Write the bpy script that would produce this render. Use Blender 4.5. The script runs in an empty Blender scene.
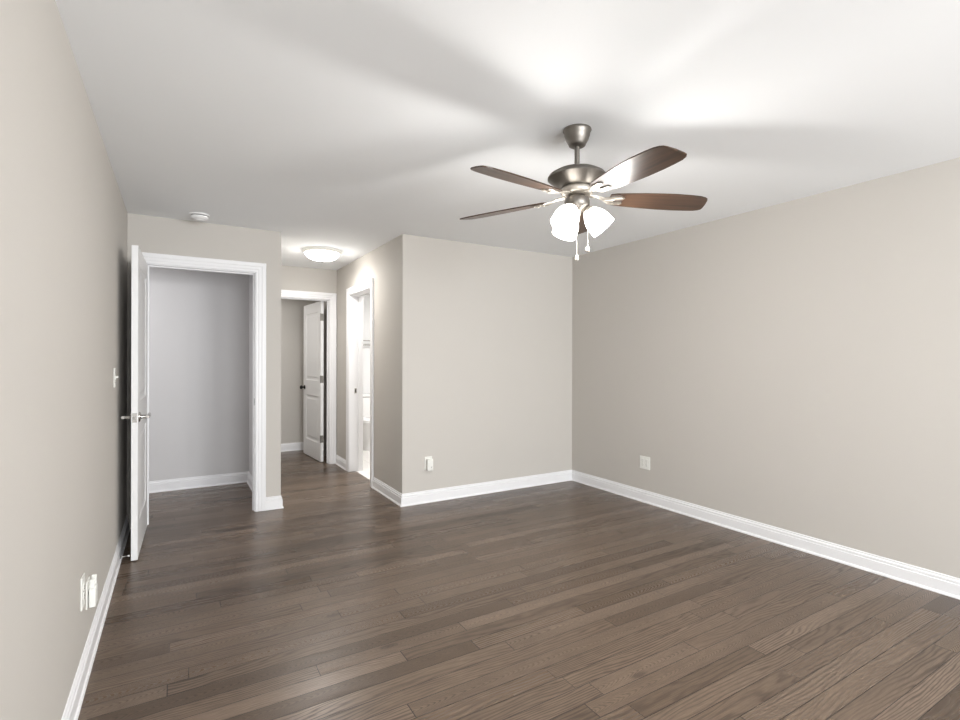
import bpy, bmesh, math, random
from mathutils import Vector, Matrix
from math import sin, cos, pi, radians
random.seed(7)
S = bpy.context.scene
COL = S.collection

# ------------------------------------------------------------------ camera
F, W = 508.0, 960.0
YAW = math.atan((480 - 177) / F)
cd = bpy.data.cameras.new('camera'); cam = bpy.data.objects.new('camera', cd); COL.objects.link(cam)
cd.sensor_width = 36; cd.lens = 36 * F / W; cd.clip_start = 0.02
cd.shift_y = -0.4 / 960
cam.location = (0, 0, 1.315)
cam.rotation_mode = 'QUATERNION'
cam.rotation_quaternion = (Matrix.Rotation(-YAW, 3, 'Z') @ Matrix.Rotation(pi/2, 3, 'X') @ Matrix.Rotation(0.0021, 3, 'Z')).to_quaternion()
S.camera = cam

# ------------------------------------------------------------------ world, exposure, large lights
S.view_settings.view_transform = 'Standard'; S.view_settings.look = 'None'
S.view_settings.gamma = 1.0; S.view_settings.use_curve_mapping = False
S.view_settings.exposure = 0.13
wd = bpy.data.worlds.new('sky'); S.world = wd; wd.use_nodes = True
bg = wd.node_tree.nodes['Background']; bg.inputs[0].default_value = (0.75, 0.85, 1, 1); bg.inputs[1].default_value = 1.0

def area(name, loc, rot, sx, sy, power, col=(1, 1, 1), spread=180):
    l = bpy.data.lights.new(name, 'AREA'); l.shape = 'RECTANGLE'; l.size = sx; l.size_y = sy
    l.energy = power; l.color = col; l.spread = radians(spread)
    o = bpy.data.objects.new(name, l); COL.objects.link(o); o.location = loc; o.rotation_euler = rot
    return o
def point(name, loc, power, r=0.03, col=(1, 1, 1)):
    l = bpy.data.lights.new(name, 'POINT'); l.energy = power; l.shadow_soft_size = r; l.color = col
    o = bpy.data.objects.new(name, l); COL.objects.link(o); o.location = loc
    return o
WARM = (1.0, 0.97, 0.935); DAY = (0.95, 0.975, 1.0)
# daylight at two assumed rear windows, unseen behind the camera (faces +Y)
area('window_daylight', (0.75, -3.12, 1.45), (radians(97), 0, 0), 1.25, 1.4, 130, DAY)
area('window_daylight', (2.65, -3.12, 1.45), (radians(97), 0, 0), 1.25, 1.4, 134, DAY)
FAN = Vector((1.68, 1.893, 0.0))
SHADE_ANG = [radians(319.5), radians(79.5), radians(199.5)]
area('hall_lamp_light', (-1.1, 5.4, 2.40), (0, 0, 0), 0.5, 0.4, 16, (1, 0.99, 1.0))
area('back_room_fill_light', (0.5, 7.15, 2.40), (0, 0, 0), 0.4, 0.4, 11, WARM)  # added light, out of view, to brighten the corridor-end door
area('bathroom_lamp_light', (2.7, 5.9, 2.40), (0, 0, 0), 0.8, 0.8, 48, (1, 0.98, 0.96))

# ------------------------------------------------------------------ helpers
def tag(o, label=None, cat=None, group=None, kind=None):
    if label: o['label'] = label
    if cat: o['category'] = cat
    if group: o['group'] = group
    if kind: o['kind'] = kind
    return o
def empty(name, loc, rz=0, label=None, cat=None, group=None, kind=None):
    o = bpy.data.objects.new(name, None); COL.objects.link(o); o.location = loc; o.rotation_euler = (0, 0, rz)
    o.empty_display_size = 0.05
    return tag(o, label, cat, group, kind)
def obj(name, bm, mat, parent=None, smooth=False, keep=True):
    bmesh.ops.recalc_face_normals(bm, faces=bm.faces)
    me = bpy.data.meshes.new(name); bm.to_mesh(me); bm.free()
    me.materials.append(mat)
    if smooth:
        for p in me.polygons: p.use_smooth = True
        try: me.set_sharp_from_angle(angle=radians(38))
        except Exception: pass
    o = bpy.data.objects.new(name, me); COL.objects.link(o)
    if parent: o.parent = parent
    return o
def struct(name, bm, mat, parent=None, label=None, **k):
    o = obj(name, bm, mat, parent, **k); o['kind'] = 'structure'
    if label: o['label'] = label
    return o
def BM(): return bmesh.new()
def box(bm, x0, x1, y0, y1, z0, z1, bev=0, seg=2):
    r = bmesh.ops.create_cube(bm, size=1); vs = r['verts']
    for v in vs:
        v.co = Vector(((x0+x1)/2 + v.co.x*(x1-x0), (y0+y1)/2 + v.co.y*(y1-y0), (z0+z1)/2 + v.co.z*(z1-z0)))
    if bev:
        es = list({e for v in vs for e in v.link_edges})
        bmesh.ops.bevel(bm, geom=es, offset=bev, segments=seg, affect='EDGES', profile=0.5)
    return bm
def lathe(bm, prof, n=48, M=None, close=False):
    rings = []
    for r, z in prof:
        if r < 1e-5:
            v = bm.verts.new((0, 0, z)); rings.append([v])
        else:
            rings.append([bm.verts.new((r*cos(2*pi*i/n), r*sin(2*pi*i/n), z)) for i in range(n)])
    new = [v for g in rings for v in g]
    for a, b in zip(rings, rings[1:]):
        for i in range(n):
            j = (i+1) % n
            if len(a) == 1 and len(b) == 1: continue
            if len(a) == 1: bm.faces.new((a[0], b[j], b[i]))
            elif len(b) == 1: bm.faces.new((a[i], a[j], b[0]))
            else: bm.faces.new((a[i], a[j], b[j], b[i]))
    if M is not None:
        for v in new: v.co = M @ v.co
    return bm
def frame_to(d):
    d = Vector(d).normalized(); return d.to_track_quat('Z', 'Y').to_matrix()
def tube(bm, pts, r, n=12, cap=True):
    pts = [Vector(p) for p in pts]; rs = r if isinstance(r, (list, tuple)) else [r]*len(pts)
    rings = []; prev = None
    for i, p in enumerate(pts):
        d = (pts[min(i+1, len(pts)-1)] - pts[max(i-1, 0)]).normalized()
        if prev is None:
            a = d.orthogonal().normalized()
        else:
            a = (prev - d*prev.dot(d)).normalized()
        prev = a; b = d.cross(a)
        rings.append([bm.verts.new(p + (a*cos(2*pi*k/n) + b*sin(2*pi*k/n))*rs[i]) for k in range(n)])
    for A, B in zip(rings, rings[1:]):
        for k in range(n):
            j = (k+1) % n; bm.faces.new((A[k], A[j], B[j], B[k]))
    if cap:
        bm.faces.new(rings[0][::-1]); bm.faces.new(rings[-1])
    return bm
def prism(bm, outline, z0, z1, M=None):
    a = [bm.verts.new((x, y, z0)) for x, y in outline]; b = [bm.verts.new((x, y, z1)) for x, y in outline]
    n = len(a); bm.faces.new(a[::-1]); bm.faces.new(b)
    for i in range(n): bm.faces.new((a[i], a[(i+1) % n], b[(i+1) % n], b[i]))
    if M is not None:
        for v in a+b: v.co = M @ v.co
    return bm

# ------------------------------------------------------------------ materials
def mat(name, col, rough=0.5, metal=0.0, spec=0.5, bump=None, emit=None, var=0.0):
    m = bpy.data.materials.new(name); m.use_nodes = True; nt = m.node_tree; b = nt.nodes['Principled BSDF']
    b.inputs['Base Color'].default_value = (*col, 1); b.inputs['Roughness'].default_value = rough
    b.inputs['Metallic'].default_value = metal; b.inputs['Specular IOR Level'].default_value = spec
    tc = nt.nodes.new('ShaderNodeTexCoord')
    if var:
        n = nt.nodes.new('ShaderNodeTexNoise'); n.inputs['Scale'].default_value = 3; nt.links.new(tc.outputs['Object'], n.inputs['Vector'])
        mx = nt.nodes.new('ShaderNodeMix'); mx.data_type = 'RGBA'
        mx.inputs['A'].default_value = (*[c*(1-var) for c in col], 1); mx.inputs['B'].default_value = (*[min(1, c*(1+var)) for c in col], 1)
        nt.links.new(n.outputs['Fac'], mx.inputs['Factor']); nt.links.new(mx.outputs['Result'], b.inputs['Base Color'])
    if bump:
        sc, st = bump
        n = nt.nodes.new('ShaderNodeTexNoise'); n.inputs['Scale'].default_value = sc; n.inputs['Detail'].default_value = 4
        nt.links.new(tc.outputs['Object'], n.inputs['Vector'])
        bp = nt.nodes.new('ShaderNodeBump'); bp.inputs['Strength'].default_value = st; bp.inputs['Distance'].default_value = 0.002
        nt.links.new(n.outputs['Fac'], bp.inputs['Height']); nt.links.new(bp.outputs['Normal'], b.inputs['Normal'])
    if emit:
        b.inputs['Emission Color'].default_value = (*emit[0], 1); b.inputs['Emission Strength'].default_value = emit[1]
    return m
M = {}
M['wall'] = mat('greige_paint', (0.55, 0.524, 0.487), 0.75, spec=0.25, bump=(180, 0.08), var=0.01)
M['hallwall'] = mat('pale_grey_paint', (0.63, 0.62, 0.62), 0.75, spec=0.25, bump=(180, 0.08), var=0.01)
M['ceil'] = mat('ceiling_paint', (0.915, 0.935, 0.95), 0.85, spec=0.2, bump=(150, 0.08), var=0.008)
M['trim'] = mat('white_trim_paint', (0.82, 0.82, 0.83), 0.38, spec=0.45, var=0.01)
M['door'] = mat('white_door_paint', (0.80, 0.80, 0.80), 0.42, spec=0.45, bump=(90, 0.04), var=0.01)
M['bath'] = mat('white_bathroom_paint', (0.80, 0.81, 0.82), 0.6, var=0.01)
M['plastic'] = mat('white_plastic', (0.80, 0.80, 0.76), 0.35, var=0.01)
M['detector'] = mat('detector_plastic', (0.85, 0.85, 0.85), 0.4, var=0.01)
M['dark'] = mat('dark_slot', (0.02, 0.02, 0.02), 0.6, var=0.05)
M['black'] = mat('black_metal', (0.02, 0.02, 0.02), 0.35, metal=0.6, var=0.05)
M['chrome'] = mat('satin_chrome', (0.55, 0.54, 0.52), 0.22, metal=1, var=0.03)
M['nickel'] = mat('brushed_nickel', (0.22, 0.205, 0.185), 0.42, metal=1, bump=(400, 0.05), var=0.05)
M['hinge'] = mat('hinge_metal', (0.30, 0.29, 0.27), 0.35, metal=1, var=0.05)
M['lightnickel'] = mat('light_nickel', (0.66, 0.62, 0.56), 0.42, metal=1, var=0.04)
M['porcelain'] = mat('porcelain', (0.85, 0.85, 0.85), 0.12, var=0.005)
M['glow'] = mat('frosted_glass_lit', (0.9, 0.9, 0.88), 0.4, emit=((1.0, 0.965, 0.92), 9.0))
M['dome'] = mat('dome_glass_lit', (0.9, 0.9, 0.88), 0.4, emit=((1.0, 0.97, 0.93), 22.0))
M['bulb'] = mat('bulb_lit', (1, 1, 1), 0.4, emit=((1.0, 0.95, 0.88), 40.0))

def node(nt, t, **k):
    n = nt.nodes.new(t)
    for a, v in k.items(): setattr(n, a, v)
    return n
def floor_material():
    m = bpy.data.materials.new('brown_oak_strip_floor'); m.use_nodes = True; nt = m.node_tree; L = nt.links
    b = nt.nodes['Principled BSDF']
    def mth(op, a, c=None, d=None):
        n = node(nt, 'ShaderNodeMath', operation=op)
        for i, v in enumerate((a, c, d)):
            if v is None: continue
            if isinstance(v, (int, float)): n.inputs[i].default_value = v
            else: L.new(v, n.inputs[i])
        return n.outputs[0]
    def comb(x, y, z):
        n = node(nt, 'ShaderNodeCombineXYZ')
        for i, v in enumerate((x, y, z)):
            if isinstance(v, (int, float)): n.inputs[i].default_value = v
            else: L.new(v, n.inputs[i])
        return n.outputs[0]
    def wn(v):
        n = node(nt, 'ShaderNodeTexWhiteNoise', noise_dimensions='3D'); L.new(v, n.inputs['Vector']); return n
    def noise(v, sc, det=2, rough=0.5, dist=0):
        n = node(nt, 'ShaderNodeTexNoise'); L.new(v, n.inputs['Vector']); n.inputs['Scale'].default_value = sc
        n.inputs['Detail'].default_value = det; n.inputs['Roughness'].default_value = rough; n.inputs['Distortion'].default_value = dist
        return n.outputs['Fac']
    def ramp(v, stops):
        n = node(nt, 'ShaderNodeValToRGB'); L.new(v, n.inputs[0]); e = n.color_ramp.elements
        while len(e) < len(stops): e.new(0.5)
        for q, (p, c) in zip(e, stops): q.position = p; q.color = (*c, 1) if len(c) == 3 else c
        return n.outputs[0]
    def mixc(f, a, c, mode='MIX'):
        n = node(nt, 'ShaderNodeMix', data_type='RGBA', blend_type=mode)
        for nm, v in (('Factor', f), ('A', a), ('B', c)):
            if isinstance(v, (int, float)): n.inputs[nm].default_value = v
            elif isinstance(v, tuple): n.inputs[nm].default_value = (*v, 1)
            else: L.new(v, n.inputs[nm])
        return n.outputs['Result']
    tc = node(nt, 'ShaderNodeTexCoord'); sp = node(nt, 'ShaderNodeSeparateXYZ'); L.new(tc.outputs['Object'], sp.inputs[0])
    X, Y = sp.outputs[0], sp.outputs[1]
    PW = 0.086
    yr = mth('DIVIDE', Y, PW); row = mth('FLOOR', yr); fy = mth('SUBTRACT', yr, row)
    rw = wn(comb(row, 3.1, 0.0)); sr = node(nt, 'ShaderNodeSeparateXYZ'); L.new(rw.outputs['Color'], sr.inputs[0])
    ln = mth('MULTIPLY_ADD', sr.outputs[0], 0.9, 0.75)
    xr = mth('DIVIDE', mth('ADD', X, mth('MULTIPLY', sr.outputs[1], 7.0)), ln)
    # uneven board ends: warp the run before cutting it
    xr = mth('ADD', xr, mth('MULTIPLY', mth('SINE', mth('MULTIPLY', xr, 2.1)), 0.28))
    colm = mth('FLOOR', xr); fx = mth('SUBTRACT', xr, colm)
    idn = wn(comb(row, colm, 1.7)); si = node(nt, 'ShaderNodeSeparateXYZ'); L.new(idn.outputs['Color'], si.inputs[0])
    r1, r2, r3 = si.outputs[0], si.outputs[1], si.outputs[2]
    # plain-sawn boards show nested arches, the others straight grain
    yl = mth('SUBTRACT', fy, mth('MULTIPLY_ADD', r2, 0.5, 0.25))
    nb = noise(comb(mth('MULTIPLY_ADD', X, 1.9, mth('MULTIPLY', r1, 91.0)), mth('MULTIPLY', Y, 16.0), mth('MULTIPLY', r3, 33.0)), 1.0, 3, 0.55)
    nc = noise(comb(mth('MULTIPLY_ADD', X, 1.1, mth('MULTIPLY', r3, 61.0)), mth('MULTIPLY', Y, 5.0), mth('MULTIPLY', r1, 13.0)), 1.0, 2, 0.5)
    arch = mth('ADD', mth('MULTIPLY', X, 230.0), mth('MULTIPLY', mth('MULTIPLY', yl, yl), 330.0))
    arch = mth('ADD', arch, mth('ADD', mth('MULTIPLY', nb, 44.0), mth('MULTIPLY', nc, 95.0)))
    strt = mth('ADD', mth('MULTIPLY', yl, mth('MULTIPLY_ADD', r1, 34.0, 14.0)), mth('ADD', mth('MULTIPLY', nb, 22.0), mth('MULTIPLY', nc, 60.0)))
    flat = mth('GREATER_THAN', r3, 0.5)
    ra = mth('POWER', mth('MULTIPLY_ADD', mth('SINE', arch), 0.5, 0.5), 2.5)
    rs_ = mth('POWER', mth('MULTIPLY_ADD', mth('SINE', strt), 0.5, 0.5), 2.5)
    ring = mth('ADD', mth('MULTIPLY', ra, flat), mth('MULTIPLY', rs_, mth('SUBTRACT', 1.0, flat)))
    ring = mth('MULTIPLY', ring, ramp(nc, [(0.3, (0.35, 0.35, 0.35)), (0.6, (1, 1, 1))]))
    pore = noise(comb(mth('MULTIPLY', X, 14.0), mth('MULTIPLY', Y, 300.0), r1), 1.0, 3, 0.6)
    pore = ramp(pore, [(0.38, (0, 0, 0)), (0.62, (1, 1, 1))])
    blot = noise(comb(mth('ADD', mth('MULTIPLY', X, 3.0), mth('MULTIPLY', r2, 40)), mth('MULTIPLY', Y, 9.0), r3), 1.0, 3)
    base = ramp(r1, [(0.0, (0.098, 0.067, 0.045)), (0.3, (0.165, 0.117, 0.083)), (0.75, (0.186, 0.134, 0.096)), (1.0, (0.230, 0.168, 0.124))])
    c = mixc(mth('MULTIPLY', ring, mth('MULTIPLY_ADD', r2, 0.3, 0.62)), base, (0.040, 0.025, 0.017))
    c = mixc(mth('MULTIPLY', mth('SUBTRACT', 1.0, pore), 0.42), c, (0.04, 0.027, 0.019))
    c = mixc(mth('MULTIPLY', ramp(blot, [(0.35, (0, 0, 0)), (0.75, (1, 1, 1))]), 0.30), c, (0.065, 0.045, 0.032))
    # knots
    vor = node(nt, 'ShaderNodeTexVoronoi'); L.new(comb(mth('MULTIPLY', X, 1.6), mth('MULTIPLY', Y, 4.2), 0.0), vor.inputs['Vector']); vor.inputs['Scale'].default_value = 1.0
    kn = ramp(vor.outputs['Distance'], [(0.0, (1, 1, 1)), (0.045, (0.9, 0.9, 0.9)), (0.09, (0, 0, 0))])
    c = mixc(mth('MULTIPLY', kn, 0.55), c, (0.02, 0.012, 0.008))
    ey = mth('MINIMUM', fy, mth('SUBTRACT', 1.0, fy))
    ex = mth('MINIMUM', fx, mth('SUBTRACT', 1.0, fx))
    sy_ = mth('LESS_THAN', ey, 0.02); sx_ = mth('LESS_THAN', mth('MULTIPLY', ex, ln), 0.0022)
    seam = mth('MAXIMUM', sy_, sx_)
    c = mixc(mth('MULTIPLY', seam, 0.9), c, (0.012, 0.008, 0.006))
    L.new(c, b.inputs['Base Color'])
    rg = mth('ADD', mth('MULTIPLY_ADD', r2, 0.06, 0.25), mth('MULTIPLY', ring, 0.10)); L.new(rg, b.inputs['Roughness'])
    b.inputs['Specular IOR Level'].default_value = 0.4
    h = mth('SUBTRACT', mth('MULTIPLY', mth('ADD', mth('MULTIPLY', ring, -0.3), mth('MULTIPLY', pore, 0.25)), 0.5), mth('MULTIPLY', seam, 1.0))
    bp = node(nt, 'ShaderNodeBump'); bp.inputs['Strength'].default_value = 0.35; bp.inputs['Distance'].default_value = 0.0012
    L.new(h, bp.inputs['Height']); L.new(bp.outputs['Normal'], b.inputs['Normal'])
    return m
M['floor'] = floor_material()
def wood_material():
    m = bpy.data.materials.new('walnut_blade'); m.use_nodes = True; nt = m.node_tree; b = nt.nodes['Principled BSDF']
    tc = node(nt, 'ShaderNodeTexCoord'); mp = node(nt, 'ShaderNodeMapping'); mp.inputs['Scale'].default_value = (3, 60, 60)
    nt.links.new(tc.outputs['Object'], mp.inputs[0])
    n = node(nt, 'ShaderNodeTexNoise'); n.inputs['Scale'].default_value = 1; n.inputs['Detail'].default_value = 5; nt.links.new(mp.outputs[0], n.inputs['Vector'])
    r = node(nt, 'ShaderNodeValToRGB'); e = r.color_ramp.elements
    e[0].position = 0.3; e[0].color = (0.022, 0.013, 0.009, 1); e[1].position = 0.7; e[1].color = (0.080, 0.043, 0.025, 1)
    nt.links.new(n.outputs['Fac'], r.inputs[0]); nt.links.new(r.outputs[0], b.inputs['Base Color'])
    b.inputs['Roughness'].default_value = 0.32
    return m
M['wood'] = wood_material()
def tile_material():
    m = bpy.data.materials.new('white_floor_tile'); m.use_nodes = True; nt = m.node_tree; b = nt.nodes['Principled BSDF']
    tc = node(nt, 'ShaderNodeTexCoord'); t = node(nt, 'ShaderNodeTexBrick'); t.offset = 0
    t.inputs['Color1'].default_value = (0.82, 0.81, 0.79, 1); t.inputs['Color2'].default_value = (0.80, 0.79, 0.77, 1); t.inputs['Mortar'].default_value = (0.6, 0.58, 0.56, 1)
    t.inputs['Scale'].default_value = 1; t.inputs['Brick Width'].default_value = 0.3; t.inputs['Row Height'].default_value = 0.3; t.inputs['Mortar Size'].default_value = 0.003
    nt.links.new(tc.outputs['Object'], t.inputs['Vector']); nt.links.new(t.outputs['Color'], b.inputs['Base Color']); b.inputs['Roughness'].default_value = 0.2
    return m
M['tile'] = tile_material()

# ------------------------------------------------------------------ room shell
XL, XR, YF, YC, YB = -0.33, 3.72, 4.265, 4.76, 6.45     # left, right, far wall, entry-door wall, corridor back wall
XC, XC1 = 1.735, 1.885                                  # corridor right wall and its bathroom face
XE = 0.79                                               # end of the entry-door wall
YR, H = -3.2, 2.44
OT = 2.058                                               # opening height
E1 = (-0.20, 0.577); E2 = (0.86, 1.640); E3 = (5.125, 5.878)
YH = 5.95                                               # hall back wall
YQ = 7.66                                               # back wall of the room beyond
XW = -2.6
b = BM(); box(b, XW-0.12, XC+0.075, YR-0.12, YQ+0.12, -0.1, 0)
box(b, XC+0.075, XR+0.12, YR-0.12, YF+0.12, -0.1, 0); struct('floor', b, M['floor'])
b = BM(); box(b, XC+0.075, XR+0.12, YF+0.12, YQ+0.12, -0.1, 0.0); struct('floor', b, M['tile'])
b = BM(); box(b, XW-0.12, XR+0.12, YR-0.12, YQ+0.12, H, H+0.1); struct('ceiling', b, M['ceil'])
b = BM(); box(b, XL-0.12, XL, YR-0.12, YC+0.12, 0, H); struct('wall_left', b, M['wall'])
b = BM(); box(b, XR, XR+0.12, YR-0.12, YQ+0.12, 0, H); struct('wall_right', b, M['wall'])
b = BM(); box(b, XC, XR, YF, YF+0.12, 0, H); struct('wall_far', b, M['wall'])
b = BM()
box(b, XL, E1[0]-0.018, YC, YC+0.12, 0, H); box(b, E1[1]+0.018, XE, YC, YC+0.12, 0, H); box(b, E1[0]-0.018, E1[1]+0.018, YC, YC+0.12, OT+0.018, H)
struct('wall_entry', b, M['wall'])
b = BM(); box(b, XE-0.12, XE, YC+0.12, YB, 0, H); struct('wall_corridor_left', b, M['wall'])
b = BM()
box(b, XC, XC1, YF+0.12, E3[0]-0.018, 0, H); box(b, XC, XC1, E3[1]+0.018, YQ, 0, H); box(b, XC, XC1, E3[0]-0.018, E3[1]+0.018, OT+0.018, H)
struct('wall_corridor_right', b, M['wall'])
b = BM()
box(b, XE-0.12, E2[0]-0.018, YB, YB+0.12, 0, H); box(b, E2[1]+0.018, XC, YB, YB+0.12, 0, H); box(b, E2[0]-0.018, E2[1]+0.018, YB, YB+0.12, OT+0.018, H)
struct('wall_corridor_back', b, M['wall'])
b = BM(); box(b, XE-0.12-1.0, XC, YQ, YQ+0.12, 0, H); struct('wall_back_room', b, M['wall'])
b = BM(); box(b, XE-1.12-0.12, XE-1.12, YH+0.12, YQ+0.12, 0, H); struct('wall_back_room_left', b, M['wall'])
b = BM(); box(b, XC, XR, YQ, YQ+0.12, 0, H); struct('wall_bathroom_back', b, M['bath'])
b = BM(); box(b, XW, XE-0.12, YH, YH+0.12, 0, H); struct('wall_hall_back', b, M['hallwall'])
b = BM(); box(b, XE-0.126, XE-0.12, YC+0.12, YH, 0, H); struct('wall_hall_right', b, M['hallwall'])
b = BM(); box(b, XW-0.12, XW, YC, YH+0.12, 0, H); struct('wall_hall_left', b, M['hallwall'])
b = BM(); box(b, XW, XL-0.12, YC, YC+0.12, 0, H); struct('wall_hall_front', b, M['hallwall'])
# rear wall behind the camera with two windows
b = BM()
wins = [(0.1, 1.4), (2.0, 3.3)]
for x0, x1 in ((XL, 0.1), (1.4, 2.0), (3.3, XR)): box(b, x0, x1, YR-0.12, YR, 0, H)
for x0, x1 in wins: box(b, x0, x1, YR-0.12, YR, 0, 0.7); box(b, x0, x1, YR-0.12, YR, 2.2, H)
struct('wall_rear', b, M['wall'])
for k, (x0, x1) in enumerate(wins):
    b = BM()
    for a in ((x0, x0+.05, .7, 2.2), (x1-.05, x1, .7, 2.2), (x0+.05, x1-.05, .7, .75), (x0+.05, x1-.05, 2.15, 2.2), (x0+.05, x1-.05, 1.43, 1.47)):
        box(b, a[0], a[1], YR-0.10, YR-0.06, a[2], a[3])
    w = struct('window_%d' % (k+1), b, M['trim'])
    b = BM(); box(b, x0+.05, x1-.05, YR-0.085, YR-0.08, .75, 2.15)
    g = bpy.data.materials.get('window_glass')
    if not g:
        g = mat('window_glass', (1, 1, 1), 0.02, var=0.0); g.node_tree.nodes['Principled BSDF'].inputs['Transmission Weight'].default_value = 1.0
    obj('pane', b, g, w)

# ------------------------------------------------------------------ baseboards
BP = [(0.0, 0.0), (0.022, 0.0), (0.022, 0.006), (0.019, 0.014), (0.014, 0.0175), (0.0135, 0.086), (0.0085, 0.0885), (0.0085, 0.092), (0.0105, 0.096), (0.0100, 0.106), (0.0045, 0.112), (0.0045, 0.123), (0.0, 0.127)]
BP = [(t, z*0.87) for t, z in BP]
def baseboard(name, p0, p1, n, k0=0, k1=0):
    """straight run along a wall; k = +1 outer-corner mitre, -1 inner-corner mitre, 0 square end"""
    p0 = Vector((*p0, 0)); p1 = Vector((*p1, 0)); n = Vector((*n, 0)); d = (p1-p0).normalized(); b = BM()
    A = [b.verts.new(p0 - d*k0*t + n*t + Vector((0, 0, z))) for t, z in BP]
    B = [b.verts.new(p1 + d*k1*t + n*t + Vector((0, 0, z))) for t, z in BP]
    m = len(A)
    for i in range(m): b.faces.new((A[i], A[(i+1) % m], B[(i+1) % m], B[i]))
    b.faces.new(A); b.faces.new(B[::-1])
    return struct(name, b, M['trim'])
CW = 0.082; RV = 0.006
baseboard('baseboard_left', (XL, YR), (XL, YC), (1, 0), -1, -1)
baseboard('baseboard_right', (XR, YF), (XR, YR), (-1, 0), -1, -1)
baseboard('baseboard_far', (XC, YF), (XR, YF), (0, -1), 1, -1)
baseboard('baseboard_rear', (XL, YR), (XR, YR), (0, 1), -1, -1)
baseboard('baseboard_entry', (E1[1]+RV+CW, YC), (XE, YC), (0, -1), 0, 1)
baseboard('baseboard_corridor_left', (XE, YC), (XE, YB), (1, 0), 1, -1)
baseboard('baseboard_corridor_right', (XC, YF), (XC, E3[0]-RV-CW), (-1, 0), 1, 0)
baseboard('baseboard_corridor_right', (XC, E3[1]+RV+CW), (XC, YB), (-1, 0), 0, -1)
baseboard('baseboard_hall_back', (XW, YH), (XE-0.126, YH), (0, -1), 0, -1)
baseboard('baseboard_hall_right', (XE-0.126, YH), (XE-0.126, YC+0.12+0.016), (-1, 0), -1, 0)
baseboard('baseboard_back_room', (XE-0.7, YQ), (XC, YQ), (0, -1), 0, -1)
baseboard('baseboard_bathroom', (XC1, YQ), (XR, YQ), (0, -1), -1, -1)

# ------------------------------------------------------------------ door casings and jambs
CP = [(0.0, 0.0), (0.0, 0.009), (0.004, 0.012), (0.020, 0.012), (0.026, 0.015), (0.045, 0.0155), (0.052, 0.019), (CW-0.004, 0.020), (CW, 0.017), (CW, 0.0)]
def casing_bm(b, mapf, a0, a1, zt):
    """U-shaped mitred casing; mapf(along, out, z) -> world point"""
    a0 -= RV; a1 += RV; zt += RV
    rows = []
    for sx, zz in (((a0, -1), 0), ((a0, -1), 1), ((a1, 1), 1), ((a1, 1), 0)):
        rows.append([b.verts.new(mapf(sx[0] + sx[1]*w, t, (zt + w) if zz else 0.0)) for w, t in CP])
    m = len(CP)
    for A, B in zip(rows, rows[1:]):
        for i in range(m): b.faces.new((A[i], A[(i+1) % m], B[(i+1) % m], B[i]))
    b.faces.new(rows[0]); b.faces.new(rows[-1][::-1])
def jamb_bm(b, axis, a0, a1, d0, d1, zt, stop):
    def bx(p0, p1, q0, q1, z0, z1):
        if axis == 'x': box(b, p0, p1, q0, q1, z0, z1)
        else: box(b, q0, q1, p0, p1, z0, z1)
    bx(a0-.018, a0, d0, d1, 0, zt); bx(a1, a1+.018, d0, d1, 0, zt); bx(a0-.018, a1+.018, d0, d1, zt, zt+.018)
    s0, s1 = stop
    bx(a0, a0+.010, s0, s1, 0, zt-.010); bx(a1-.010, a1, s0, s1, 0, zt-.010); bx(a0, a1, s0, s1, zt-.010, zt)
# entry opening
b = BM(); casing_bm(b, lambda a, t, z: Vector((a, YC-t, z)), *E1, OT); jamb_bm(b, 'x', *E1, YC, YC+.12, OT, (YC+.04, YC+.075))
casing_bm(b, lambda a, t, z: Vector((a, YC+.12+t, z)), *E1, OT)
t1 = struct('trim_1', b, M['trim'], label='white moulded casing and jamb around the left open doorway')
b = BM(); box(b, E1[1]-.0015, E1[1]+.0005, YC+.006, YC+.034, .915, .975, .0004, 1); sp_ = obj('strike_plate', b, M['hinge'], t1); sp_['label'] = 'dark metal strike plate'
b = BM(); box(b, E1[1]-.002, E1[1]-.001, YC+.014, YC+.026, .932, .958); obj('latch_hole', b, M['dark'], sp_)
# corridor back opening
b = BM(); casing_bm(b, lambda a, t, z: Vector((a, YB-t, z)), *E2, OT); jamb_bm(b, 'x', *E2, YB, YB+.12, OT, (YB+.045, YB+.08))
casing_bm(b, lambda a, t, z: Vector((a, YB+.12+t, z)), *E2, OT)
struct('trim_2', b, M['trim'], label='white casing around the doorway at the corridor end')
# bathroom opening
b = BM(); casing_bm(b, lambda a, t, z: Vector((XC-t, a, z)), *E3, OT); jamb_bm(b, 'y', *E3, XC, XC1, OT, (XC+.10, XC+.135))
casing_bm(b, lambda a, t, z: Vector((XC1+t, a, z)), *E3, OT)
t3 = struct('trim_3', b, M['trim'], label='white casing around the narrow-looking bathroom doorway')
b = BM(); box(b, XC+.056, XC+.082, E3[1]-.0015, E3[1]+.0005, .915, .975, .0004, 1); sp_ = obj('strike_plate', b, M['chrome'], t3)
b = BM(); box(b, XC+.062, XC+.076, E3[1]-.003, E3[1]-.001, .925, .962); obj('latch_hole', b, M['dark'], sp_)

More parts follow.
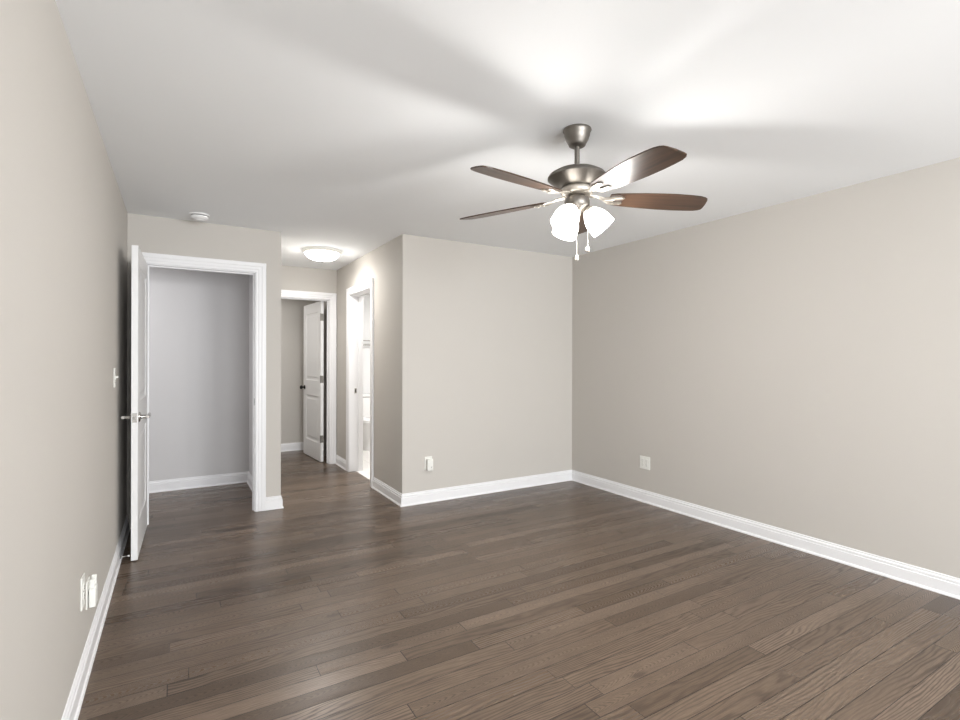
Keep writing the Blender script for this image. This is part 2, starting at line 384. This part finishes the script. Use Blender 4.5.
# ------------------------------------------------------------------ panel doors
def door_slab(w, z0, z1, th):
    """slab along +X (hinge at x=0), thickness 0..-th in Y, two recessed moulded panels on each face"""
    b = BM(); st = 0.115
    panels = [(st, w-st, 0.235, 0.835), (st, w-st, 1.035, z1-0.125)]
    xs = [0, st, w-st, w]; zs = [z0, 0.235, 0.835, 1.035, z1-0.125, z1]
    for side in (0, 1):
        y0 = 0.0 if side == 0 else -th; s = -1 if side == 0 else 1
        V = {}
        def v(x, y, z):
            k = (round(x, 5), round(y, 5), round(z, 5))
            if k not in V: V[k] = b.verts.new((x, y, z))
            return V[k]
        for i in range(3):
            for j in range(5):
                if i == 1 and j in (1, 3): continue
                b.faces.new((v(xs[i], y0, zs[j]), v(xs[i+1], y0, zs[j]), v(xs[i+1], y0, zs[j+1]), v(xs[i], y0, zs[j+1])))
        for (a, c, e, g) in panels:
            steps = [(0, 0), (0.008, 0.007), (0.020, 0.0095), (0.034, 0.0095), (0.056, 0.003)]
            prev = None
            for ins, dep in steps:
                y = y0 + s*dep
                q = [v(a+ins, y, e+ins), v(c-ins, y, e+ins), v(c-ins, y, g-ins), v(a+ins, y, g-ins)]
                if prev:
                    for k in range(4): b.faces.new((prev[k], prev[(k+1) % 4], q[(k+1) % 4], q[k]))
                prev = q
            b.faces.new(prev)
    bmesh.ops.remove_doubles(b, verts=b.verts, dist=1e-6)
    # outer edges
    def q(*p): b.faces.new([b.verts.new(c) for c in p])
    q((0, 0, z0), (w, 0, z0), (w, -th, z0), (0, -th, z0)); q((0, 0, z1), (w, 0, z1), (w, -th, z1), (0, -th, z1))
    q((0, 0, z0), (0, -th, z0), (0, -th, z1), (0, 0, z1)); q((w, 0, z0), (w, -th, z0), (w, -th, z1), (w, 0, z1))
    bmesh.ops.remove_doubles(b, verts=b.verts, dist=1e-5)
    return b
def lever(parent, x, z, y, s, m, dirx=-1):
    """lever handle on face y, sticking out by sign s, lever runs along dirx"""
    b = BM(); R = Matrix.Translation((x, y, z)) @ Matrix.Rotation(-s*pi/2, 4, 'X')
    lathe(b, [(0, 0), (.031, 0), (.033, .003), (.031, .008), (.022, .011), (.013, .013), (.0115, .03), (.0115, .050), (0, .052)], 28, R)
    h = obj('door_handle', b, m, parent, smooth=True)
    b = BM(); yy = y + s*.050
    tube(b, [(x-dirx*.012, yy, z), (x, yy, z), (x+dirx*.03, yy+s*.004, z+.001), (x+dirx*.065, yy+s*.004, z+.001), (x+dirx*.105, yy+s*.003, z+.003), (x+dirx*.128, yy+s*.001, z+.007)], [.010, .0125, .011, .010, .0095, .008], 14)
    obj('lever', b, m, h, smooth=True)
    return h
def hinges(parent, zs, m, y):
    for z in zs:
        b = BM(); tube(b, [(-.007, y, z-.045), (-.007, y, z+.045)], .0065, 12)
        tube(b, [(-.007, y, z-.052), (-.007, y, z-.045)], [.003, .0065], 12); tube(b, [(-.007, y, z+.045), (-.007, y, z+.052)], [.0065, .003], 12)
        box(b, -.0035, -.0005, y+.005, y+.036, z-.045, z+.045)
        obj('hinge', b, m, parent, smooth=True)
# left bedroom door, swung fully open beside the left wall
DW = 0.762
# local +X (away from hinge) -> world -Y ; local +Y -> world +X
d1 = empty('door_1', (-0.199, YC-0.022, 0), radians(-90-1.4), 'white two-panel door swung open beside the left wall, silver lever handle', 'door', kind='structure')
slab = obj('door_panel', door_slab(DW, 0.008, 2.052, 0.036), M['door'], d1)
lever(d1, DW-.062, .932, 0.0, 1, M['chrome'], -1); lever(d1, DW-.062, .932, -.036, -1, M['chrome'], -1)
b = BM(); box(b, DW-.001, DW+.0015, -.031, -.005, .902, .962, .0004, 1); lp = obj('latch_plate', b, M['chrome'], d1)
b = BM(); box(b, DW+.001, DW+.010, -.024, -.013, .923, .941, .002, 1); obj('latch_bolt', b, M['hinge'], lp)
hinges(d1, (.30, 1.05, 1.84), M['hinge'], -.041)
# door at the corridor end, opening into the next room
d2 = empty('door_2', (1.568, YB+.127, 0), radians(94), 'white two-panel door half open at the corridor end, dark knob', 'door', kind='structure')
obj('door_panel', door_slab(DW, 0.012, 2.055, 0.036), M['door'], d2)
def knob(parent, x, z, y, s, m):
    b = BM(); R = Matrix.Translation((x, y, z)) @ Matrix.Rotation(-s*pi/2, 4, 'X')
    lathe(b, [(0, 0), (.030, 0), (.031, .004), (.026, .009), (.012, .012), (.011, .028), (.020, .034), (.027, .046), (.026, .056), (.018, .064), (0, .067)], 28, R)
    return obj('door_handle', b, m, parent, smooth=True)
def hinges2(parent, zs, m):
    for z in zs:
        b = BM(); box(b, -.0025, .0, -.034, -.001, z-.045, z+.045); tube(b, [(-.006, .004, z-.047), (-.006, .004, z+.047)], .0065, 12)
        obj('hinge', b, m, parent)
knob(d2, DW-.062, .93, 0.0, 1, M['black']); knob(d2, DW-.062, .93, -.036, -1, M['hinge'])
hinges2(d2, (.30, 1.06, 1.85), M['hinge'])

# ------------------------------------------------------------------ ceiling fan
fan = empty('ceiling_fan', (FAN.x, FAN.y, H), 0, 'five-blade brown wood ceiling fan with pewter motor and three lit glass shades', 'ceiling fan')
def fl(z): return z - H
b = BM(); lathe(b, [(0, 0), (.068, 0), (.069, -.006), (.064, -.012), (.062, -.028), (.054, -.052), (.044, -.068), (.040, -.078), (.030, -.084), (.014, -.086), (0, -.086)], 48)
obj('canopy', b, M['nickel'], fan, smooth=True)
b = BM(); tube(b, [(0, 0, -.08), (0, 0, fl(2.235))], .0125, 20); obj('downrod', b, M['nickel'], fan, smooth=True)
b = BM(); lathe(b, [(0, fl(2.262)), (.024, fl(2.262)), (.028, fl(2.250)), (.060, fl(2.246)), (.105, fl(2.235)), (.134, fl(2.218)), (.143, fl(2.206)), (.143, fl(2.200)), (.139, fl(2.197)), (.130, fl(2.190)), (.110, fl(2.175)), (.092, fl(2.163)), (.080, fl(2.157)), (0, fl(2.155))], 64)
mo = obj('motor_housing', b, M['nickel'], fan, smooth=True)
b = BM(); lathe(b, [(0, fl(2.155)), (.074, fl(2.155)), (.078, fl(2.148)), (.078, fl(2.130)), (.072, fl(2.122)), (.050, fl(2.118)), (0, fl(2.116))], 48)
obj('flywheel_collar', b, M['lightnickel'], fan, smooth=True)
b = BM(); lathe(b, [(0, fl(2.118)), (.040, fl(2.118)), (.044, fl(2.108)), (.058, fl(2.102)), (.062, fl(2.09)), (.060, fl(2.066)), (.050, fl(2.052)), (.030, fl(2.043)), (.022, fl(2.034)), (.016, fl(2.02)), (.008, fl(2.012)), (0, fl(2.010))], 48)
sw = obj('switch_housing', b, M['nickel'], fan, smooth=True)
PH = radians(46); PITCH = radians(-12.5)
def blade_outline():
    top = [(0, .042), (.03, .050), (.09, .058), (.18, .066), (.27, .071), (.36, .072), (.42, .070), (.470, .066), (.494, .060), (.506, .050), (.508, .036)]
    bot = [(.503, .0), (.496, -.035), (.488, -.050), (.474, -.059), (.45, -.065), (.40, -.070), (.33, -.073), (.25, -.071), (.17, -.066), (.09, -.058), (.03, -.050), (0, -.042)]
    return [(x*.985, y) for x, y in top + bot]
for k in range(5):
    a = PH + k*2*pi/5
    bl = BM(); prism(bl, blade_outline()[::-1], -.003, .003)
    bmesh.ops.bevel(bl, geom=[e for e in bl.edges if abs(e.verts[0].co.z - e.verts[1].co.z) < 1e-6], offset=.0015, segments=1, affect='EDGES')
    o = obj('blade', bl, M['wood'], fan)
    o.matrix_local = Matrix.Rotation(a, 4, 'Z') @ Matrix.Translation((.158, 0, fl(2.106))) @ Matrix.Rotation(radians(1.2), 4, 'Y') @ Matrix.Rotation(PITCH, 4, 'X')
    # blade iron: arm from the collar, opening into a two-pronged plate under the blade
    ib = BM(); mt = Matrix.Rotation(PITCH, 4, 'X')
    arm = [(.060, .017), (.100, .013), (.135, .016), (.165, .034), (.215, .036), (.232, .026), (.226, .012), (.190, .008), (.180, 0)]
    ol = arm + [(x, -y) for x, y in arm[-2::-1]]
    prism(ib, ol[::-1], -.004, .0005)
    for v in ib.verts:
        f_ = min(1, max(0, (v.co.x-.09)/.07)); y, z = v.co.y, v.co.z
        v.co.y = y*(1-f_) + (y*cos(PITCH) - z*sin(PITCH))*f_; v.co.z = z*(1-f_) + (y*sin(PITCH) + z*cos(PITCH))*f_ + .020*(1-f_)
    for sx, sy in ((.185, .024), (.185, -.024), (.218, .026), (.218, -.026)):
        z_ = sy*sin(PITCH) - .004
        lathe(ib, [(0, 0), (.005, 0), (.004, -.0025), (0, -.003)], 10, Matrix.Translation((sx, sy*cos(PITCH), z_)))
    io = obj('blade_iron', ib, M['lightnickel'], fan)
    io.matrix_local = Matrix.Rotation(a, 4, 'Z') @ Matrix.Translation((0, 0, fl(2.1)))
TILT = radians(40)
for a in SHADE_ANG:
    ax = Vector((cos(a)*sin(TILT), sin(a)*sin(TILT), -cos(TILT)))
    base = Vector((cos(a)*.052, sin(a)*.052, fl(2.045)))
    Mx = Matrix.Translation(base) @ frame_to(ax).to_4x4()
    sb = BM(); lathe(sb, [(0, -.020), (.014, -.020), (.018, -.010), (.030, .000), (.031, .012), (.026, .014), (0, .014)], 28, Mx)
    tube(sb, [(cos(a)*.02, sin(a)*.02, fl(2.07)), tuple(base - ax*.012)], .010, 12)
    so = obj('shade_holder', sb, M['lightnickel'], fan, smooth=True)
    gb = BM(); lathe(gb, [(.026, .004), (.034, .012), (.046, .030), (.056, .052), (.061, .075), (.062, .098), (.0625, .118), (.0595, .118), (.059, .098), (.058, .075), (.053, .053), (.043, .031), (.031, .014), (.024, .008)], 40, Mx)
    go = obj('glass_shade', gb, M['glow'], fan, smooth=True)
    bb = BM(); lathe(bb, [(0, .014), (.012, .014), (.014, .034), (.024, .056), (.027, .074), (.020, .092), (0, .100)], 20, Mx)
    obj('bulb', bb, M['bulb'], so, smooth=True)
    p = FAN + Vector((0, 0, H)) + base + ax*.125
    point('fan_bulb_light', p, 20, .04, WARM)
def chain(x, y, z0, z1):
    b = BM()
    tube(b, [(x, y, fl(z0)), (x, y, fl(z1))], .0009, 6)
    for i in range(int((z0-z1)/.006)):
        lathe(b, [(0, .0017), (.0017, 0), (0, -.0017)], 6, Matrix.Translation((x, y, fl(z0) - i*.006)))
    o = obj('pull_chain', b, M['lightnickel'], fan)
    b = BM(); lathe(b, [(0, .014), (.003, .013), (.005, .006), (.010, -.004), (.011, -.011), (.007, -.018), (0, -.020)], 16, Matrix.Translation((x, y, fl(z1-.008))))
    obj('pull_knob', b, M['lightnickel'], o, smooth=True)
# camera-facing sides of the switch housing
rv = Vector((cos(YAW), -sin(YAW))); fv = Vector((sin(YAW), cos(YAW)))
p = rv*(-.010) - fv*.05; chain(p.x, p.y, 2.055, 1.815)
p = rv*(.056) + fv*.015; chain(p.x, p.y, 2.065, 1.872)

# ------------------------------------------------------------------ corridor ceiling light, smoke detector
LC = (1.288, 5.35)
cl = empty('ceiling_light', (*LC, H), 0, 'round lit flush dome light on the corridor ceiling', 'ceiling light')
b = BM(); lathe(b, [(0, 0), (.196, 0), (.200, -.006), (.198, -.016), (.190, -.026), (.176, -.034), (.168, -.030), (0, -.030)], 64); obj('rim', b, M['plastic'], cl, smooth=True)
b = BM(); lathe(b, [(.172, -.026)] + [(.172*cos(t), -.030 - .078*sin(t)) for t in [i*pi/2/10 for i in range(10)]] + [(0, -.108)], 64); obj('glass_dome', b, M['dome'], cl, smooth=True)
b = BM(); lathe(b, [(0, -.106), (.010, -.107), (.012, -.113), (.006, -.121), (0, -.123)], 16); obj('finial', b, M['chrome'], cl, smooth=True)
area('corridor_lamp_light', (LC[0], LC[1], H-.128), (0, 0, 0), .26, .26, 9, WARM)

sd = empty('smoke_detector', (0.148, 4.52, H), 0, 'small round white smoke detector on the ceiling above the left doorway', 'smoke detector')
b = BM(); lathe(b, [(0, 0), (.070, 0), (.071, -.006), (.068, -.010), (0, -.010)], 40); obj('mounting_base', b, M['detector'], sd, smooth=True)
b = BM(); lathe(b, [(0, -.010), (.058, -.010), (.058, -.016), (0, -.016)], 40); obj('vent_gap', b, M['dark'], sd)
b = BM(); lathe(b, [(.0, -.016), (.063, -.016), (.064, -.026), (.056, -.036), (.034, -.042), (.030, -.048), (.012, -.050), (0, -.050)], 40); obj('cover', b, M['detector'], sd, smooth=True)

# ------------------------------------------------------------------ outlets and switch  (local: plate in XZ plane, +Y towards room is -Y local => faces -Y)
def plate(name, loc, rz, w, h, label, cat, z):
    r = empty(name, (loc[0], loc[1], z), rz, label, cat)
    b = BM(); box(b, -w/2, w/2, -.006, 0, -h/2, h/2, .0025, 2); obj('wall_plate', b, M['plastic'], r)
    return r
def duplex(r, x=0):
    for dz in (.0195, -.0195):
        b = BM(); lathe(b, [(0, 0), (.0165, 0), (.0165, .0025), (0, .003)], 24, Matrix.Translation((x, -.006, dz)) @ Matrix.Rotation(pi/2, 4, 'X')); s = obj('socket', b, M['plastic'], r)
        b = BM()
        for dx in (-.006, .006): box(b, x+dx-.0011, x+dx+.0011, -.0094, -.0086, dz-.001, dz+.008)
        lathe(b, [(0, 0), (.0023, 0), (.0023, .001), (0, .001)], 10, Matrix.Translation((x, -.0085, dz-.008)) @ Matrix.Rotation(pi/2, 4, 'X'))
        obj('slots', b, M['dark'], s)
def screw(r, x, z):
    b = BM(); lathe(b, [(0, 0), (.0032, 0), (.0025, .0014), (0, .0016)], 12, Matrix.Translation((x, -.006, z)) @ Matrix.Rotation(pi/2, 4, 'X')); obj('screw', b, M['chrome'], r)
# right wall (faces -X)
o = plate('outlet', (XR, 3.252, 0), radians(-90), .118, .118, 'wide white double outlet low on the right wall', 'outlet', .365)
duplex(o, -.023); duplex(o, .023); screw(o, -.023, 0); screw(o, .023, 0)
# far wall with plug-in adapter
o = plate('outlet', (1.990, YF, 0), 0, .074, .118, 'white outlet low on the far wall, a box plugged into it', 'outlet', .362)
duplex(o); screw(o, 0, 0)
o = empty('plug_in_adapter', (1.992, YF-.0095, .350), 0, 'small white box with a dark button plugged into far wall outlet', 'adapter')
b = BM(); box(b, -.028, .028, -.038, 0, -.052, .052, .006, 3); obj('body', b, M['plastic'], o, smooth=True)
b = BM(); lathe(b, [(0, 0), (.004, 0), (.0035, .002), (0, .0025)], 16, Matrix.Translation((.010, -.038, -.020)) @ Matrix.Rotation(pi/2, 4, 'X')); obj('button', b, M['dark'], o)
# left wall (faces +X)
o = plate('outlet', (XL, 2.595, 0), radians(90), .074, .130, 'white wall plate low on the left wall, nearest the camera', 'outlet', .370)
duplex(o); screw(o, 0, 0)
o = plate('outlet', (XL, 2.735, 0), radians(90), .074, .118, 'white wall plate on left wall behind the two-lobed plug', 'outlet', .310)
duplex(o); screw(o, 0, 0)
o = empty('plug_in_adapter', (XL+.0095, 2.735, .305), radians(90), 'pale two-lobed plug-in device on the left wall outlet', 'adapter')
b = BM(); box(b, -.034, -.001, -.024, 0, -.050, .030, .005, 3); box(b, .001, .034, -.024, 0, -.050, .030, .005, 3); box(b, -.020, .020, -.019, 0, -.045, .024); obj('body', b, M['plastic'], o, smooth=True)
for x0, x1 in ((-.034, -.024), (.024, .034)):
    b = BM(); box(b, x0, x1, -.021, -.002, .028, .070, .004, 2); obj('guard_tab', b, M['plastic'], o)
# switch on the left wall
o = plate('light_switch', (XL, 3.81, 0), radians(90), .074, .118, 'white toggle light switch on the left wall beside the open door', 'light switch', 1.20)
b = BM(); box(b, -.005, .005, -.009, -.006, -.012, .012, .001, 1); s_ = obj('toggle_frame', b, M['plastic'], o)
b = BM(); box(b, -.0035, .0035, -.020, -.008, -.002, .009, .0015, 1); obj('toggle', b, M['plastic'], s_); screw(o, 0, .03); screw(o, 0, -.03)

# door stop on the left baseboard
ds = empty('door_stop', (XL+.0155, 4.012, .032), 0, 'thin metal door stop between left baseboard and open door', 'door stop')
b = BM(); lathe(b, [(0, 0), (.011, 0), (.011, .003), (.005, .006), (0, .006)], 16, Matrix.Rotation(pi/2, 4, 'Y')); obj('base', b, M['chrome'], ds, smooth=True)
b = BM(); lathe(b, [(.003, .004)] + [p for i in range(8) for p in ((.0046, .006+i*.0045), (.0036, .00825+i*.0045))] + [(.003, .044)], 14, Matrix.Rotation(pi/2, 4, 'Y')); obj('spring', b, M['chrome'], ds, smooth=True)
b = BM(); lathe(b, [(0, .043), (.006, .043), (.0065, .048), (.005, .053), (0, .054)], 16, Matrix.Rotation(pi/2, 4, 'Y')); q = obj('rubber_tip', b, M['plastic'], ds, smooth=True); q['label'] = 'white rubber tip'

# ------------------------------------------------------------------ bathroom: toilet and towel bar
TX = 2.42
tl = empty('toilet', (TX, YQ, 0), 0, 'white toilet seen through the bathroom doorway', 'toilet')
b = BM(); box(b, -.235, .235, -.205, -.025, .40, .745, .02, 3); obj('tank', b, M['porcelain'], tl, smooth=True)
b = BM(); box(b, -.250, .250, -.220, -.018, .747, .785, .012, 3); obj('tank_lid', b, M['porcelain'], tl, smooth=True)
def oval(rx, ry, cy, z, n=36): return [(rx*cos(2*pi*i/n), cy+ry*sin(2*pi*i/n), z) for i in range(n)]
def loft(b, rings, cap=True):
    R = [[b.verts.new(p) for p in r] for r in rings]
    for A, B in zip(R, R[1:]):
        n = len(A)
        for i in range(n): b.faces.new((A[i], A[(i+1) % n], B[(i+1) % n], B[i]))
    if cap: b.faces.new(R[0][::-1]); b.faces.new(R[-1])
b = BM(); loft(b, [oval(.115, .235, -.36, 0), oval(.112, .23, -.36, .03), oval(.095, .20, -.35, .12), oval(.115, .22, -.37, .22), oval(.165, .25, -.42, .32), oval(.182, .262, -.44, .385), oval(.184, .265, -.44, .40)]); obj('bowl', b, M['porcelain'], tl, smooth=True)
b = BM(); loft(b, [oval(.186, .262, -.445, .402), oval(.190, .266, -.445, .41), oval(.190, .266, -.445, .418), oval(.184, .26, -.445, .422)]); obj('seat', b, M['porcelain'], tl, smooth=True)
b = BM(); loft(b, [oval(.184, .258, -.443, .425), oval(.188, .262, -.443, .432), oval(.186, .26, -.443, .444), oval(.15, .22, -.443, .450)]); obj('seat_lid', b, M['porcelain'], tl, smooth=True)
b = BM(); tube(b, [(-.17, -.205, .69), (-.17, -.222, .69)], .010, 12); tube(b, [(-.17, -.222, .69), (-.11, -.226, .682)], [.006, .005], 10); obj('flush_lever', b, M['chrome'], tl, smooth=True)
tb = empty('towel_bar', (TX, YQ, 1.57), 0, 'metal double towel bar on the wall above the toilet', 'towel bar')
for z, dy in ((.030, -.10), (-.035, -.06)):
    b = BM(); tube(b, [(-.30, dy, z), (.30, dy, z)], .009, 12); obj('rail', b, M['hinge'], tb, smooth=True)
for x in (-.30, .30):
    b = BM(); lathe(b, [(0, 0), (.026, 0), (.026, .006), (.012, .012), (0, .012)], 20, Matrix.Translation((x, 0, 0)) @ Matrix.Rotation(pi/2, 4, 'X'))
    tube(b, [(x, -.01, 0), (x, -.05, -.01), (x, -.06, -.035)], .008, 10); tube(b, [(x, -.01, 0), (x, -.08, .012), (x, -.10, .030)], .008, 10); obj('bracket', b, M['hinge'], tb, smooth=True)
